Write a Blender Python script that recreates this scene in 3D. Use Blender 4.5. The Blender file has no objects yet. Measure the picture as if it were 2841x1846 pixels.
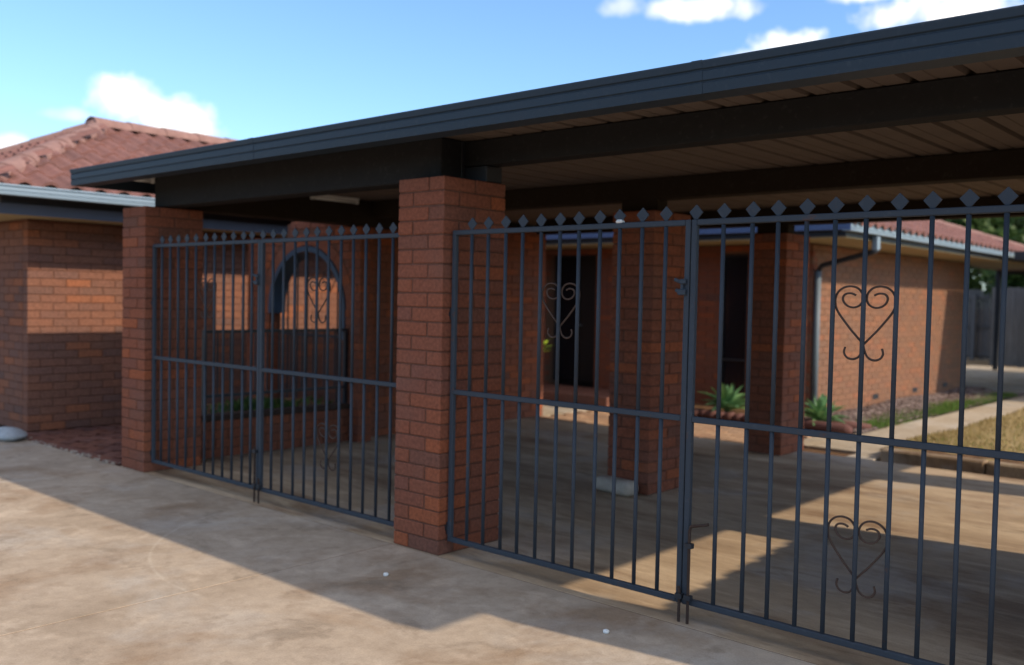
import bpy, bmesh, math, random
from mathutils import Vector, Matrix
rnd = random.Random(7)
S = bpy.context.scene
C = S.collection

# ------------------------------------------------------------------ camera
FW = Vector((-0.66582619, 0.74521239, -0.0365237))
RT = Vector((0.74506411, 0.66668569, 0.02024002))
UP = Vector((-0.03943294, 0.01373616, 0.9991278))
CAM = Vector((3.5257, -3.4014, 1.3514))
cam = bpy.data.cameras.new('camera')
cam.sensor_width = 36; cam.lens = 33.31; cam.clip_start = 0.05; cam.clip_end = 2000
cam.dof.use_dof = True; cam.dof.focus_distance = 3.5; cam.dof.aperture_fstop = 1.9
co = bpy.data.objects.new('camera', cam); C.objects.link(co)
m3 = Matrix((RT, UP, -FW)).transposed()
co.matrix_world = Matrix.Translation(CAM) @ m3.to_4x4()
S.camera = co

# ------------------------------------------------------------------ light
SUNV = Vector((1.52, 0.24, 1.0)).normalized()
EL = math.asin(SUNV.z); AZ = math.atan2(SUNV.x, SUNV.y)
sl = bpy.data.lights.new('sun', 'SUN'); sl.energy = 2.7; sl.angle = math.radians(0.6); sl.color = (1.0, 0.84, 0.64)
so = bpy.data.objects.new('sun', sl); C.objects.link(so)
so.rotation_euler = SUNV.to_track_quat('Z', 'Y').to_euler(); so.location = (20, 5, 15)

W = bpy.data.worlds.new('World'); S.world = W; W.use_nodes = True
nt = W.node_tree; N = nt.nodes; L = nt.links
bg = N['Background']; bg.inputs[1].default_value = 0.15
sky = N.new('ShaderNodeTexSky'); sky.sky_type = 'NISHITA'; sky.sun_disc = False
sky.sun_elevation = EL; sky.sun_rotation = AZ; sky.altitude = 100; sky.air_density = 1.0; sky.dust_density = 0.7; sky.ozone_density = 2.2
tc = N.new('ShaderNodeTexCoord')
nz = N.new('ShaderNodeTexNoise'); nz.inputs['Scale'].default_value = 16; nz.inputs['Detail'].default_value = 10; nz.inputs['Roughness'].default_value = 0.62
L.new(tc.outputs['Generated'], nz.inputs['Vector'])
nz2 = N.new('ShaderNodeTexNoise'); nz2.inputs['Scale'].default_value = 48; nz2.inputs['Detail'].default_value = 6
L.new(tc.outputs['Generated'], nz2.inputs['Vector'])
def wm(op, a, b=None, c=None, clamp=False):
    n = N.new('ShaderNodeMath'); n.operation = op; n.use_clamp = clamp
    for i, v in enumerate((a, b, c)):
        if v is None: continue
        if isinstance(v, (int, float)): n.inputs[i].default_value = v
        else: L.new(v, n.inputs[i])
    return n.outputs[0]
def wdot(v):
    n = N.new('ShaderNodeVectorMath'); n.operation = 'DOT_PRODUCT'
    L.new(tc.outputs['Generated'], n.inputs[0]); n.inputs[1].default_value = v
    return n.outputs['Value']
noise_sum = wm('ADD', wm('MULTIPLY', wm('SUBTRACT', nz.outputs[0], 0.5), 1.9), wm('MULTIPLY', wm('SUBTRACT', nz2.outputs[0], 0.5), 0.7))
mask = None
# clouds: direction, horizontal half-size, vertical half-size (radians), noise amount, peak cover
for d, a, b, k, pk in [((-0.884, 0.4316, 0.1797), .046, .031, .8, 1), ((-0.8687, 0.4649, 0.1680), .050, .027, .8, 1), ((-0.858, 0.486, 0.158), .036, .018, .8, .95),
                   ((-0.4936, 0.8213, 0.2862), .060, .018, .9, .95), ((-0.4235, 0.8699, 0.2500), .055, .018, 1.2, .9), ((-0.455, 0.856, 0.2414), .04, .012, .9, .8),
                   ((-0.3581, 0.8894, 0.290), .035, .010, 1.1, .85), ((-0.2866, 0.9204, 0.2700), .085, .024, 1.3, .85), ((-0.5593, 0.777, 0.2889), .03, .014, 1.1, .45),
                   ((-0.9064, 0.3897, 0.1627), .028, .010, .9, .3), ((-0.9328, 0.3392, 0.1240), .04, .016, .7, .75),
                   ((-0.70, 0.55, 0.45), .13, .05, 1.2, .9), ((-0.1, 0.9, 0.42), .2, .07, 1.2, .9), ((0.3, 0.92, 0.25), .2, .05, 1.2, .9), ((-0.4, -0.85, 0.34), .25, .07, 1.2, .9), ((0.4, -0.88, 0.25), .25, .06, 1.2, .9), ((-0.9, -0.3, 0.3), .2, .06, 1.2, .9)]:
    d = Vector(d).normalized(); r = d.cross(Vector((0, 0, 1))).normalized(); u = r.cross(d)
    du = wm('DIVIDE', wdot(r), a); dv = wm('DIVIDE', wdot(u), b)
    dv2 = wm('MULTIPLY', dv, wm('ADD', 1.0, wm('MULTIPLY', wm('LESS_THAN', dv, 0.0), 0.45)))
    rr = wm('SQRT', wm('ADD', wm('MULTIPLY', du, du), wm('MULTIPLY', dv2, dv2)))
    v = wm('ADD', wm('SUBTRACT', 1.0, rr), wm('MULTIPLY', noise_sum, k))
    v = wm('MULTIPLY', wm('SMOOTH_MIN', wm('MULTIPLY', wm('MAXIMUM', v, 0.0), 1.35), 1.0, 0.25), pk)
    v = wm('MULTIPLY', v, wm('GREATER_THAN', wdot(d), 0.5))
    mask = v if mask is None else wm('MAXIMUM', mask, v)
# cloud layer added overhead, out of view, to brighten shaded areas; fades towards the horizon
sx = N.new('ShaderNodeSeparateXYZ'); L.new(tc.outputs['Generated'], sx.inputs[0])
inv = wm('DIVIDE', 1.0, wm('ADD', wm('MAXIMUM', sx.outputs[2], 0.0), 0.12))
cx = N.new('ShaderNodeCombineXYZ'); L.new(wm('MULTIPLY', sx.outputs[0], inv), cx.inputs[0]); L.new(wm('MULTIPLY', sx.outputs[1], inv), cx.inputs[1])
nf = N.new('ShaderNodeTexNoise'); nf.inputs['Scale'].default_value = 1.3; nf.inputs['Detail'].default_value = 9; nf.inputs['Roughness'].default_value = 0.58
L.new(cx.outputs[0], nf.inputs['Vector'])
field = wm('MULTIPLY', wm('SUBTRACT', nf.outputs[0], 0.47), 9.0, None, True)
elev = wm('MULTIPLY', wm('SUBTRACT', sx.outputs[2], 0.30), 6.0, None, True)
mask = wm('MAXIMUM', mask, wm('MULTIPLY', wm('MULTIPLY', field, elev), 0.92))
mx = N.new('ShaderNodeMix'); mx.data_type = 'RGBA'
tint = N.new('ShaderNodeMix'); tint.data_type = 'RGBA'; tint.blend_type = 'MULTIPLY'; tint.inputs['Factor'].default_value = 1
L.new(sky.outputs[0], tint.inputs['A']); tint.inputs['B'].default_value = (0.66, 0.80, 0.95, 1)
L.new(mask, mx.inputs['Factor']); L.new(tint.outputs['Result'], mx.inputs['A']); cr_ = N.new('ShaderNodeMix'); cr_.data_type = 'RGBA'; L.new(wm('MULTIPLY', wm('SUBTRACT', nz2.outputs[0], 0.38), 4.0, None, True), cr_.inputs['Factor'])
cr_.inputs['A'].default_value = (5.1, 5.0, 5.0, 1); cr_.inputs['B'].default_value = (7.0, 6.6, 6.2, 1); L.new(cr_.outputs['Result'], mx.inputs['B'])
L.new(mx.outputs['Result'], bg.inputs[0])

S.view_settings.view_transform = 'Standard'; S.view_settings.look = 'None'
S.view_settings.exposure = 0.82; S.view_settings.gamma = 1.0
S.view_settings.use_curve_mapping = False
S.render.engine = 'CYCLES'; S.cycles.max_bounces = 8; S.cycles.diffuse_bounces = 5

# ------------------------------------------------------------------ materials
def mat(name, build, rough=0.8, spec=0.3):
    m = bpy.data.materials.new(name); m.use_nodes = True
    t = m.node_tree; b = t.nodes['Principled BSDF']
    b.inputs['Roughness'].default_value = rough; b.inputs['Specular IOR Level'].default_value = spec
    build(t, b); return m
def nd(t, kind, **kw):
    n = t.nodes.new(kind)
    for k, v in kw.items():
        if k in n.inputs.keys(): n.inputs[k].default_value = v
        else: setattr(n, k, v)
    return n
def noise(t, scale, detail=4, rough=0.55, vec=None, dist=0.0):
    n = nd(t, 'ShaderNodeTexNoise', Scale=scale, Detail=detail, Roughness=rough, Distortion=dist)
    if vec is not None: t.links.new(vec, n.inputs['Vector'])
    return n.outputs[0]
def pos(t, sx=1, sy=1, sz=1):
    g = nd(t, 'ShaderNodeNewGeometry')
    mp = nd(t, 'ShaderNodeMapping'); mp.inputs['Scale'].default_value = (sx, sy, sz)
    t.links.new(g.outputs['Position'], mp.inputs['Vector']); return mp.outputs[0]
def ramp(t, fac, stops, mode='LINEAR'):
    r = nd(t, 'ShaderNodeValToRGB'); r.color_ramp.interpolation = mode
    e = r.color_ramp.elements
    while len(e) < len(stops): e.new(0.5)
    for i, (p, c) in enumerate(stops):
        e[i].position = p; e[i].color = (*c, 1) if len(c) == 3 else c
    t.links.new(fac, r.inputs[0]); return r.outputs[0]
def mix(t, fac, a, b, mode='MIX'):
    m = nd(t, 'ShaderNodeMix', data_type='RGBA', blend_type=mode)
    for k, v in (('Factor', fac), ('A', a), ('B', b)):
        if isinstance(v, (int, float)): m.inputs[k].default_value = v
        elif isinstance(v, tuple): m.inputs[k].default_value = (*v, 1) if len(v) == 3 else v
        else: t.links.new(v, m.inputs[k])
    return m.outputs['Result']
def math_(t, op, a, b=0.0, clamp=False):
    m = nd(t, 'ShaderNodeMath', operation=op, use_clamp=clamp)
    for i, v in enumerate((a, b)):
        if isinstance(v, (int, float)): m.inputs[i].default_value = v
        else: t.links.new(v, m.inputs[i])
    return m.outputs[0]
def bump(t, b, h, s=0.3, d=0.01):
    n = nd(t, 'ShaderNodeBump', Strength=s, Distance=d)
    t.links.new(h, n.inputs['Height']); t.links.new(n.outputs[0], b.inputs['Normal'])
def sep(t, v):
    s = nd(t, 'ShaderNodeSeparateXYZ'); t.links.new(v, s.inputs[0]); return s.outputs

def brick_build(stops, grime=True):
    def f(t, b):
        oi = nd(t, 'ShaderNodeObjectInfo'); at = nd(t, 'ShaderNodeAttribute', attribute_name='shade')
        v = math_(t, 'FRACT', math_(t, 'ADD', oi.outputs['Random'], at.outputs['Fac']))
        c = ramp(t, v, stops)
        n1 = noise(t, 55, 5, 0.65, pos(t))
        c = mix(t, 0.75, c, ramp(t, n1, [(0.3, (0.55, 0.55, 0.55)), (0.7, (1.35, 1.3, 1.25))]), 'MULTIPLY')
        n2 = noise(t, 2.3, 3, 0.5, pos(t))
        c = mix(t, math_(t, 'MULTIPLY', ramp_f(t, n2, 0.5, 0.75), 0.35), c, (0.16, 0.10, 0.08))
        t.links.new(c, b.inputs['Base Color'])
        bump(t, b, noise(t, 140, 4, 0.7, pos(t)), 0.35, 0.004)
    return f
def ramp_f(t, v, a, b):
    m = nd(t, 'ShaderNodeMapRange'); m.inputs['From Min'].default_value = a; m.inputs['From Max'].default_value = b
    t.links.new(v, m.inputs['Value']); return m.outputs[0]
M = {}
M['brick'] = mat('brick', brick_build([(0.0, (.225, .080, .047)), (0.18, (.245, .083, .047)), (0.34, (.212, .080, .050)), (0.48, (.26, .086, .046)), (0.56, (.198, .078, .053)), (0.74, (.235, .081, .046)), (0.80, (.32, .096, .043)), (0.89, (.29, .090, .043)), (0.93, (.165, .074, .052)), (1.0, (.23, .080, .047))]), 0.92, 0.15)
M['brick_dull'] = mat('brick_dull', brick_build([(0.0, (.19, .092, .064)), (0.18, (.215, .098, .065)), (0.34, (.176, .090, .067)), (0.48, (.225, .100, .064)), (0.56, (.165, .088, .070)), (0.74, (.20, .093, .064)), (0.80, (.29, .110, .058)), (0.89, (.26, .104, .058)), (0.93, (.14, .080, .066)), (1.0, (.195, .093, .065))]), 0.92, 0.15)
M['brick_pale'] = mat('brick_pale', brick_build([(0.0, (.205, .112, .072)), (0.3, (.235, .120, .075)), (0.5, (.195, .11, .074)), (0.75, (.245, .122, .073)), (0.88, (.26, .115, .068)), (1.0, (.205, .112, .075))]), 0.92, 0.15)
M['paver'] = mat('paver', brick_build([(0.0, (.17, .075, .055)), (0.4, (.21, .09, .06)), (0.7, (.14, .07, .058)), (1.0, (.24, .11, .08))]), 0.95, 0.1)
M['pale_paver'] = mat('pale_paver', brick_build([(0.0, (.40, .25, .155)), (0.4, (.46, .30, .19)), (0.7, (.36, .24, .16)), (1.0, (.43, .26, .16))]), 0.95, 0.1)
def mortar(t, b):
    t.links.new(ramp(t, noise(t, 30, 4, .6, pos(t)), [(.3, (.11, .050, .034)), (.7, (.165, .080, .054))]), b.inputs['Base Color'])
    bump(t, b, noise(t, 90, 3, .6, pos(t)), .4, .004)
M['mortar'] = mat('mortar', mortar, 1, .1)
def mortar2(t, b):
    t.links.new(ramp(t, noise(t, 30, 4, .6, pos(t)), [(.3, (.13, .075, .05)), (.7, (.19, .115, .078))]), b.inputs['Base Color'])
M['pale_mortar'] = mat('pale_mortar', mortar2, 1, .1)

def mapped(t, v, off):
    mp = nd(t, 'ShaderNodeMapping'); mp.inputs['Location'].default_value = off
    t.links.new(v, mp.inputs['Vector']); return mp.outputs[0]
def concrete(light, mid, dark, rust, joint=False, streak=(1, 1, 1), arc=False):
    def f(t, b):
        P = pos(t); PS = pos(t, *streak)
        c = ramp(t, noise(t, .8, 7, .62, PS, .2), [(.30, dark), (.47, mid), (.66, light)])
        n2 = noise(t, 1.25, 6, .62, PS, .3)
        c = mix(t, math_(t, 'MULTIPLY', ramp_f(t, n2, .50, .63), .8), c, rust)
        n3 = noise(t, .95, 6, .6, mapped(t, P, (7.3, 2.1, 0)), .35)
        c = mix(t, math_(t, 'MULTIPLY', ramp_f(t, n3, .53, .64), .6), c, tuple(.25 * a + .75 * b for a, b in zip(light, (.45, .415, .37))))
        n6 = noise(t, 3.1, 6, .68, mapped(t, PS, (1.7, 9.1, 0)), .35)
        c = mix(t, math_(t, 'MULTIPLY', ramp_f(t, n6, .55, .66), .5), c, tuple(min(1, 1.22 * a) for a in light))
        c = mix(t, math_(t, 'MULTIPLY', ramp_f(t, n6, .44, .34), .55), c, tuple(.72 * a for a in dark))
        n4 = noise(t, 11, 6, .72, PS, .2)
        c = mix(t, .6, c, ramp(t, n4, [(.3, (.72, .69, .66)), (.52, (1, 1, 1)), (.72, (1.2, 1.18, 1.15))]), 'MULTIPLY')
        n5 = noise(t, 120, 3, .7, P)
        c = mix(t, .5, c, ramp(t, n5, [(.32, (.78, .77, .76)), (.6, (1.08, 1.08, 1.08))]), 'MULTIPLY')
        if arc:
            s = sep(t, P)
            dx = math_(t, 'SUBTRACT', s[0], -.4); dy = math_(t, 'SUBTRACT', s[1], .06)
            r = math_(t, 'SQRT', math_(t, 'ADD', math_(t, 'MULTIPLY', dx, dx), math_(t, 'MULTIPLY', dy, dy)))
            w = math_(t, 'ABSOLUTE', math_(t, 'SUBTRACT', r, 1.27))
            w = math_(t, 'SUBTRACT', 1.0, math_(t, 'DIVIDE', w, .014), True)
            w = math_(t, 'MULTIPLY', w, math_(t, 'LESS_THAN', s[1], -.32))
            w = math_(t, 'MULTIPLY', w, math_(t, 'LESS_THAN', s[0], -.27))
            w = math_(t, 'MULTIPLY', w, ramp_f(t, noise(t, 14, 3, .6, P), .3, .6))
            c = mix(t, math_(t, 'MULTIPLY', w, .38), c, (.58, .50, .40))
        t.links.new(c, b.inputs['Base Color'])
        bump(t, b, noise(t, 170, 5, .75, P), .35, .004)
    return f
M['driveway'] = mat('driveway_concrete', concrete((.455, .368, .280), (.40, .315, .232), (.30, .228, .160), (.275, .185, .115), arc=True), .9, .2)
M['floor'] = mat('floor_concrete', concrete((.52, .40, .27), (.42, .31, .20), (.27, .185, .112), (.215, .13, .072), streak=(.55, 1.9, 1)), .8, .25)
M['path'] = mat('path_concrete', concrete((.46, .385, .285), (.42, .345, .25), (.36, .29, .205), (.35, .27, .175)), .92, .2)
M['kerb'] = mat('kerb_concrete', concrete((.40, .31, .21), (.27, .19, .12), (.14, .085, .05), (.15, .085, .045)), .95, .15)  # soil-brown tones, darkened to carry the shadow on the kerb's front face

def paint(col, rough=.45, spec=.4, dirt=.25, rust=0.0):
    def f(t, b):
        P = pos(t)
        c = mix(t, math_(t, 'MULTIPLY', ramp_f(t, noise(t, 6, 5, .65, P), .45, .75), dirt), col, tuple(.55 * x + .02 for x in col))
        c = mix(t, math_(t, 'MULTIPLY', ramp_f(t, noise(t, 38, 4, .6, P), .58, .72), dirt * .7), c, tuple(.6 * x + .07 for x in col))
        if rust:
            c = mix(t, math_(t, 'MULTIPLY', ramp_f(t, noise(t, 17, 6, .75, P), .60, .70), rust), c, (.11, .05, .028))
        t.links.new(c, b.inputs['Base Color'])
        bump(t, b, noise(t, 60, 3, .6, P), .08, .003)
    return mat('paint', f, rough, spec)
M['gutter'] = paint((.020, .034, .050), .55, .25); M['gutter'].name = 'gutter_paint'
M['house_gutter'] = paint((.20, .265, .32), .5, .3, .2); M['house_gutter'].name = 'house_gutter_paint'
M['gate'] = paint((.037, .047, .061), .6, .25, .35, .6); M['gate'].name = 'gate_paint'
M['beam'] = paint((.018, .018, .019), .8, .15, .3); M['beam'].name = 'beam_paint'
M['beam_brown'] = paint((.026, .018, .011), .85, .15, .3); M['beam_brown'].name = 'brown_beam_paint'
M['iron'] = paint((.02, .022, .028), .5, .4, .3); M['iron'].name = 'black_iron'
M['scroll'] = paint((.080, .052, .040), .8, .15, .4); M['scroll'].name = 'weathered_scroll_paint'
M['fascia'] = paint((.075, .082, .105), .6, .25, .2); M['fascia'].name = 'fascia_paint'
M['rust'] = paint((.05, .03, .022), .8, .2, .5); M['rust'].name = 'rusty_iron'
M['white'] = paint((.75, .74, .70), .6, .3, .12); M['white'].name = 'white_paint'
M['cream'] = paint((.42, .34, .20), .8, .15, .2); M['cream'].name = 'cream_paint'
M['navy'] = paint((.04, .075, .12), .45, .4, .25); M['navy'].name = 'navy_paint'
M['shaded_gutter'] = paint((.09, .13, .24), .5, .3, .2); M['shaded_gutter'].name = 'shaded_gutter_paint'  # house gutter paint again, with the shade of its unlit side put into the colour
M['grey_pipe'] = paint((.13, .165, .19), .5, .3, .2); M['grey_pipe'].name = 'grey_pipe_paint'
M['deck'] = paint((.165, .128, .104), .85, .15, .4); M['deck'].name = 'deck_underside'
M['deck_top'] = paint((.35, .36, .36), .5, .4, .3)
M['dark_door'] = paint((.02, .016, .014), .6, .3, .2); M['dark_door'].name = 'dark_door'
M['stone'] = mat('pale_stone', concrete((.50, .43, .35), (.43, .37, .30), (.33, .27, .21), (.30, .23, .16)), .95, .15)
M['rock'] = mat('white_rock', concrete((.44, .47, .49), (.38, .41, .43), (.30, .31, .31), (.27, .26, .23)), .9, .2)
def glass(t, b):
    b.inputs['Base Color'].default_value = (.008, .010, .014, 1)
M['glass'] = mat('dark_glass', glass, .12, .5)
def tile(t, b):
    oi = nd(t, 'ShaderNodeObjectInfo'); at = nd(t, 'ShaderNodeAttribute', attribute_name='shade')
    v = math_(t, 'FRACT', math_(t, 'ADD', oi.outputs['Random'], at.outputs['Fac']))
    c = ramp(t, v, [(0, (.185, .088, .074)), (.35, (.23, .112, .094)), (.6, (.165, .085, .074)), (1, (.21, .10, .084))])
    c = mix(t, .6, c, ramp(t, noise(t, 18, 5, .65, pos(t)), [(.3, (.7, .7, .7)), (.7, (1.25, 1.2, 1.2))]), 'MULTIPLY')
    t.links.new(c, b.inputs['Base Color']); bump(t, b, noise(t, 80, 4, .7, pos(t)), .3, .004)
M['tile'] = mat('terracotta_tile', tile, .85, .25)
def ridge(t, b):
    c = ramp(t, noise(t, 9, 5, .65, pos(t)), [(.3, (.21, .118, .10)), (.7, (.29, .17, .145))])
    t.links.new(c, b.inputs['Base Color']); bump(t, b, noise(t, 60, 4, .7, pos(t)), .3, .004)
M['ridge'] = mat('ridge_tile', ridge, .85, .2)
def soil(c0, c1, sc=20):
    def f(t, b):
        t.links.new(ramp(t, noise(t, sc, 6, .7, pos(t)), [(.3, c0), (.7, c1)]), b.inputs['Base Color'])
        bump(t, b, noise(t, sc * 2, 5, .7, pos(t)), .8, .02)
    return f
M['soil'] = mat('soil', soil((.09, .05, .03), (.22, .13, .072)), 1, .05)
M['earth'] = mat('earth', soil((.18, .12, .07), (.30, .22, .13), 3), 1, .05)
M['mulch'] = mat('mulch', soil((.08, .055, .05), (.19, .145, .125), 40), 1, .05)
M['turf'] = mat('turf', soil((.22, .16, .07), (.40, .30, .15), 9), 1, .05)
def vary(stops, rough=.6, trans=0.0):
    def f(t, b):
        at = nd(t, 'ShaderNodeAttribute', attribute_name='shade'); oi = nd(t, 'ShaderNodeObjectInfo')
        v = math_(t, 'FRACT', math_(t, 'ADD', oi.outputs['Random'], at.outputs['Fac']))
        t.links.new(ramp(t, v, stops), b.inputs['Base Color'])
        if trans:
            b.inputs['Subsurface Weight'].default_value = 0
            tr = nd(t, 'ShaderNodeBsdfTranslucent'); t.links.new(ramp(t, v, stops), tr.inputs[0])
            ms = nd(t, 'ShaderNodeMixShader'); ms.inputs[0].default_value = trans
            t.links.new(b.outputs[0], ms.inputs[1]); t.links.new(tr.outputs[0], ms.inputs[2])
            t.links.new(ms.outputs[0], t.nodes['Material Output'].inputs[0])
    return f
M['leaf'] = mat('tree_leaf', vary([(0, (.025, .06, .015)), (.5, (.05, .10, .022)), (.85, (.09, .15, .03)), (1, (.13, .19, .05))], .6, .35), .55, .3)
M['grass'] = mat('grass_blade', vary([(0, (.30, .22, .09)), (.40, (.42, .32, .15)), (.52, (.18, .21, .05)), (.62, (.18, .21, .05)), (.72, (.46, .34, .17)), (1, (.36, .27, .12))], .8, .3), .8, .1)
M['green_grass'] = mat('green_grass_blade', vary([(0, (.06, .13, .025)), (.6, (.11, .20, .04)), (1, (.2, .22, .07))], .8, .3), .8, .1)
M['agave'] = mat('agave_leaf', vary([(0, (.10, .23, .10)), (.6, (.15, .30, .13)), (1, (.20, .34, .12))], .5, .2), .45, .4)
M['lime'] = mat('lime_leaf', vary([(0, (.35, .55, .03)), (1, (.5, .65, .05))], .5, .3), .5, .3)
M['chip'] = mat('mulch_chip', vary([(0, (.09, .06, .055)), (.5, (.2, .15, .13)), (1, (.33, .26, .23))]), 1, .05)
def bark(t, b):
    t.links.new(ramp(t, noise(t, 12, 5, .7, pos(t, 1, 1, .2)), [(.3, (.06, .045, .035)), (.7, (.17, .13, .10))]), b.inputs['Base Color'])
    bump(t, b, noise(t, 30, 5, .7, pos(t, 1, 1, .15)), .8, .02)
M['bark'] = mat('bark', bark, 1, .1)
def timber(c0, c1):
    def f(t, b):
        at = nd(t, 'ShaderNodeObjectInfo')
        c = ramp(t, noise(t, 14, 6, .7, pos(t, 3, 3, .25)), [(.3, c0), (.7, c1)])
        c = mix(t, .5, c, ramp(t, at.outputs['Random'], [(0, (.75, .75, .75)), (1, (1.2, 1.2, 1.2))]), 'MULTIPLY')
        t.links.new(c, b.inputs['Base Color']); bump(t, b, noise(t, 40, 4, .7, pos(t, 3, 3, .2)), .4, .005)
    return f
M['paling'] = mat('grey_paling', timber((.085, .083, .082), (.165, .16, .158)), .95, .1)
M['coping'] = mat('terracotta_coping', vary([(0, (.10, .048, .042)), (.5, (.14, .066, .056)), (1, (.12, .055, .048))]), .85, .2)

# ------------------------------------------------------------------ mesh helpers
class MB:
    def __init__(s): s.v = []; s.f = []; s.sh = []
    def add(s, vs, fs, shade=None):
        o = len(s.v); s.v += [tuple(v) for v in vs]; s.f += [tuple(i + o for i in f) for f in fs]
        s.sh += [shade if shade is not None else 0.0] * len(fs)
    def box(s, x0, x1, y0, y1, z0, z1, shade=None, bev=0.0):
        if bev <= 0:
            s.add([(x0, y0, z0), (x1, y0, z0), (x1, y1, z0), (x0, y1, z0), (x0, y0, z1), (x1, y0, z1), (x1, y1, z1), (x0, y1, z1)],
                  [(0, 3, 2, 1), (4, 5, 6, 7), (0, 1, 5, 4), (1, 2, 6, 5), (2, 3, 7, 6), (3, 0, 4, 7)], shade); return
        v, f = bevel_box(x1 - x0, y1 - y0, z1 - z0, bev)
        c = Vector(((x0 + x1) / 2, (y0 + y1) / 2, (z0 + z1) / 2))
        s.add([Vector(q) + c for q in v], f, shade)
    def obox(s, mtx, sx, sy, sz, shade=None, bev=0.0):
        t = MB(); t.box(-sx / 2, sx / 2, -sy / 2, sy / 2, -sz / 2, sz / 2, None, bev)
        s.add([mtx @ Vector(v) for v in t.v], t.f, shade)
    def tube(s, pts, r, n=8, cap=True, shade=None, square=False):
        pts = [Vector(p) for p in pts]; k = len(pts)
        rs = r if isinstance(r, (list, tuple)) else [r] * k
        tan = []
        for i in range(k):
            a = pts[max(i - 1, 0)]; b = pts[min(i + 1, k - 1)]; tan.append((b - a).normalized())
        ref = Vector((0, 0, 1)) if abs(tan[0].z) < .9 else Vector((0, 1, 0))
        u = tan[0].cross(ref).normalized(); vs = []
        for i in range(k):
            u = (u - tan[i] * u.dot(tan[i])).normalized(); w = tan[i].cross(u)
            for j in range(n):
                a = 2 * math.pi * (j + (.5 if square else 0)) / n
                vs.append(pts[i] + (u * math.cos(a) + w * math.sin(a)) * rs[i])
        fs = [(i * n + j, i * n + (j + 1) % n, (i + 1) * n + (j + 1) % n, (i + 1) * n + j) for i in range(k - 1) for j in range(n)]
        if cap: fs += [tuple(range(n - 1, -1, -1)), tuple((k - 1) * n + j for j in range(n))]
        s.add(vs, fs, shade)
    def extrude_x(s, prof, x0, x1):   # closed profile of (y,z)
        n = len(prof)
        s.add([(x0, y, z) for y, z in prof] + [(x1, y, z) for y, z in prof],
              [(i, (i + 1) % n, n + (i + 1) % n, n + i) for i in range(n)] + [tuple(range(n - 1, -1, -1)), tuple(range(n, 2 * n))])
    def extrude_y(s, prof, y0, y1):   # closed profile of (x,z)
        n = len(prof)
        s.add([(x, y0, z) for x, z in prof] + [(x, y1, z) for x, z in prof],
              [(i, (i + 1) % n, n + (i + 1) % n, n + i) for i in range(n)] + [tuple(range(n - 1, -1, -1)), tuple(range(n, 2 * n))])
    def mesh(s, name, m, base=(0, 0, 0), smooth=False, fix=True):
        me = bpy.data.meshes.new(name); b = Vector(base)
        me.from_pydata([Vector(v) - b for v in s.v], [], s.f)
        if any(s.sh):
            at = me.attributes.new('shade', 'FLOAT', 'FACE'); at.data.foreach_set('value', s.sh)
        if fix:
            bm = bmesh.new(); bm.from_mesh(me); bmesh.ops.recalc_face_normals(bm, faces=bm.faces); bm.to_mesh(me); bm.free()
        if smooth:
            for p in me.polygons: p.use_smooth = True
        me.materials.append(m); return me
def bevel_box(sx, sy, sz, b):
    hx, hy, hz = sx / 2, sy / 2, sz / 2; vs = []; idx = {}
    for x in (-1, 1):
        for y in (-1, 1):
            for z in (-1, 1):
                for k in range(3):
                    p = [x * (hx - b), y * (hy - b), z * (hz - b)]; p[k] = (x * hx, y * hy, z * hz)[k]
                    idx[(x, y, z, k)] = len(vs); vs.append(tuple(p))
    fs = []
    for k in range(3):
        a, c = (k + 1) % 3, (k + 2) % 3
        for s in (-1, 1):
            q = []
            for (i, j) in ((-1, -1), (1, -1), (1, 1), (-1, 1)):
                t = [0, 0, 0]; t[k] = s; t[a] = i; t[c] = j; q.append(idx[(*t, k)])
            fs.append(tuple(q if s > 0 else q[::-1]))
    for k in range(3):
        a, c = (k + 1) % 3, (k + 2) % 3
        for i in (-1, 1):
            for j in (-1, 1):
                t0 = [0, 0, 0]; t0[k] = -1; t0[a] = i; t0[c] = j; t1 = list(t0); t1[k] = 1
                q = [idx[(*t0, a)], idx[(*t1, a)], idx[(*t1, c)], idx[(*t0, c)]]
                fs.append(tuple(q if i * j > 0 else q[::-1]))
    for x in (-1, 1):
        for y in (-1, 1):
            for z in (-1, 1):
                q = [idx[(x, y, z, k)] for k in range(3)]
                fs.append(tuple(q if x * y * z > 0 else q[::-1]))
    return vs, fs
BASE = {}
def base_of(o): return BASE.get(o.name, Vector((0, 0, 0)))
def link(o, parent=None):
    C.objects.link(o)
    if parent is not None: o.parent = parent
    return o
def thing(name, label, cat, base=(0, 0, 0), group=None):
    o = bpy.data.objects.new(name, None); o.empty_display_size = .1; C.objects.link(o); o.location = base
    BASE[o.name] = Vector(base); o['label'] = label; o['category'] = cat
    if group: o['group'] = group
    return o
def part(name, mb, m, parent, smooth=False, label=None, kind=None, fix=True):
    b = base_of(parent)
    o = bpy.data.objects.new(name, mb.mesh(name, m, b, smooth, fix)); link(o, parent); BASE[o.name] = b
    if label: o['label'] = label
    if kind: o['kind'] = kind
    return o
def solo(name, mb, m, label=None, cat=None, kind=None, group=None, base=(0, 0, 0), smooth=False, fix=True):
    o = bpy.data.objects.new(name, mb.mesh(name, m, base, smooth, fix)); link(o); o.location = base; BASE[o.name] = Vector(base)
    if label: o['label'] = label
    if cat: o['category'] = cat
    if kind: o['kind'] = kind
    if group: o['group'] = group
    return o
def inst(name, me, parent, mtx):      # one piece that shares a mesh; mtx is in world axes
    o = bpy.data.objects.new(name, me); link(o, parent)
    mm = mtx.copy(); mm.translation = mm.translation - base_of(parent)
    o.matrix_local = mm; return o

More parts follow.
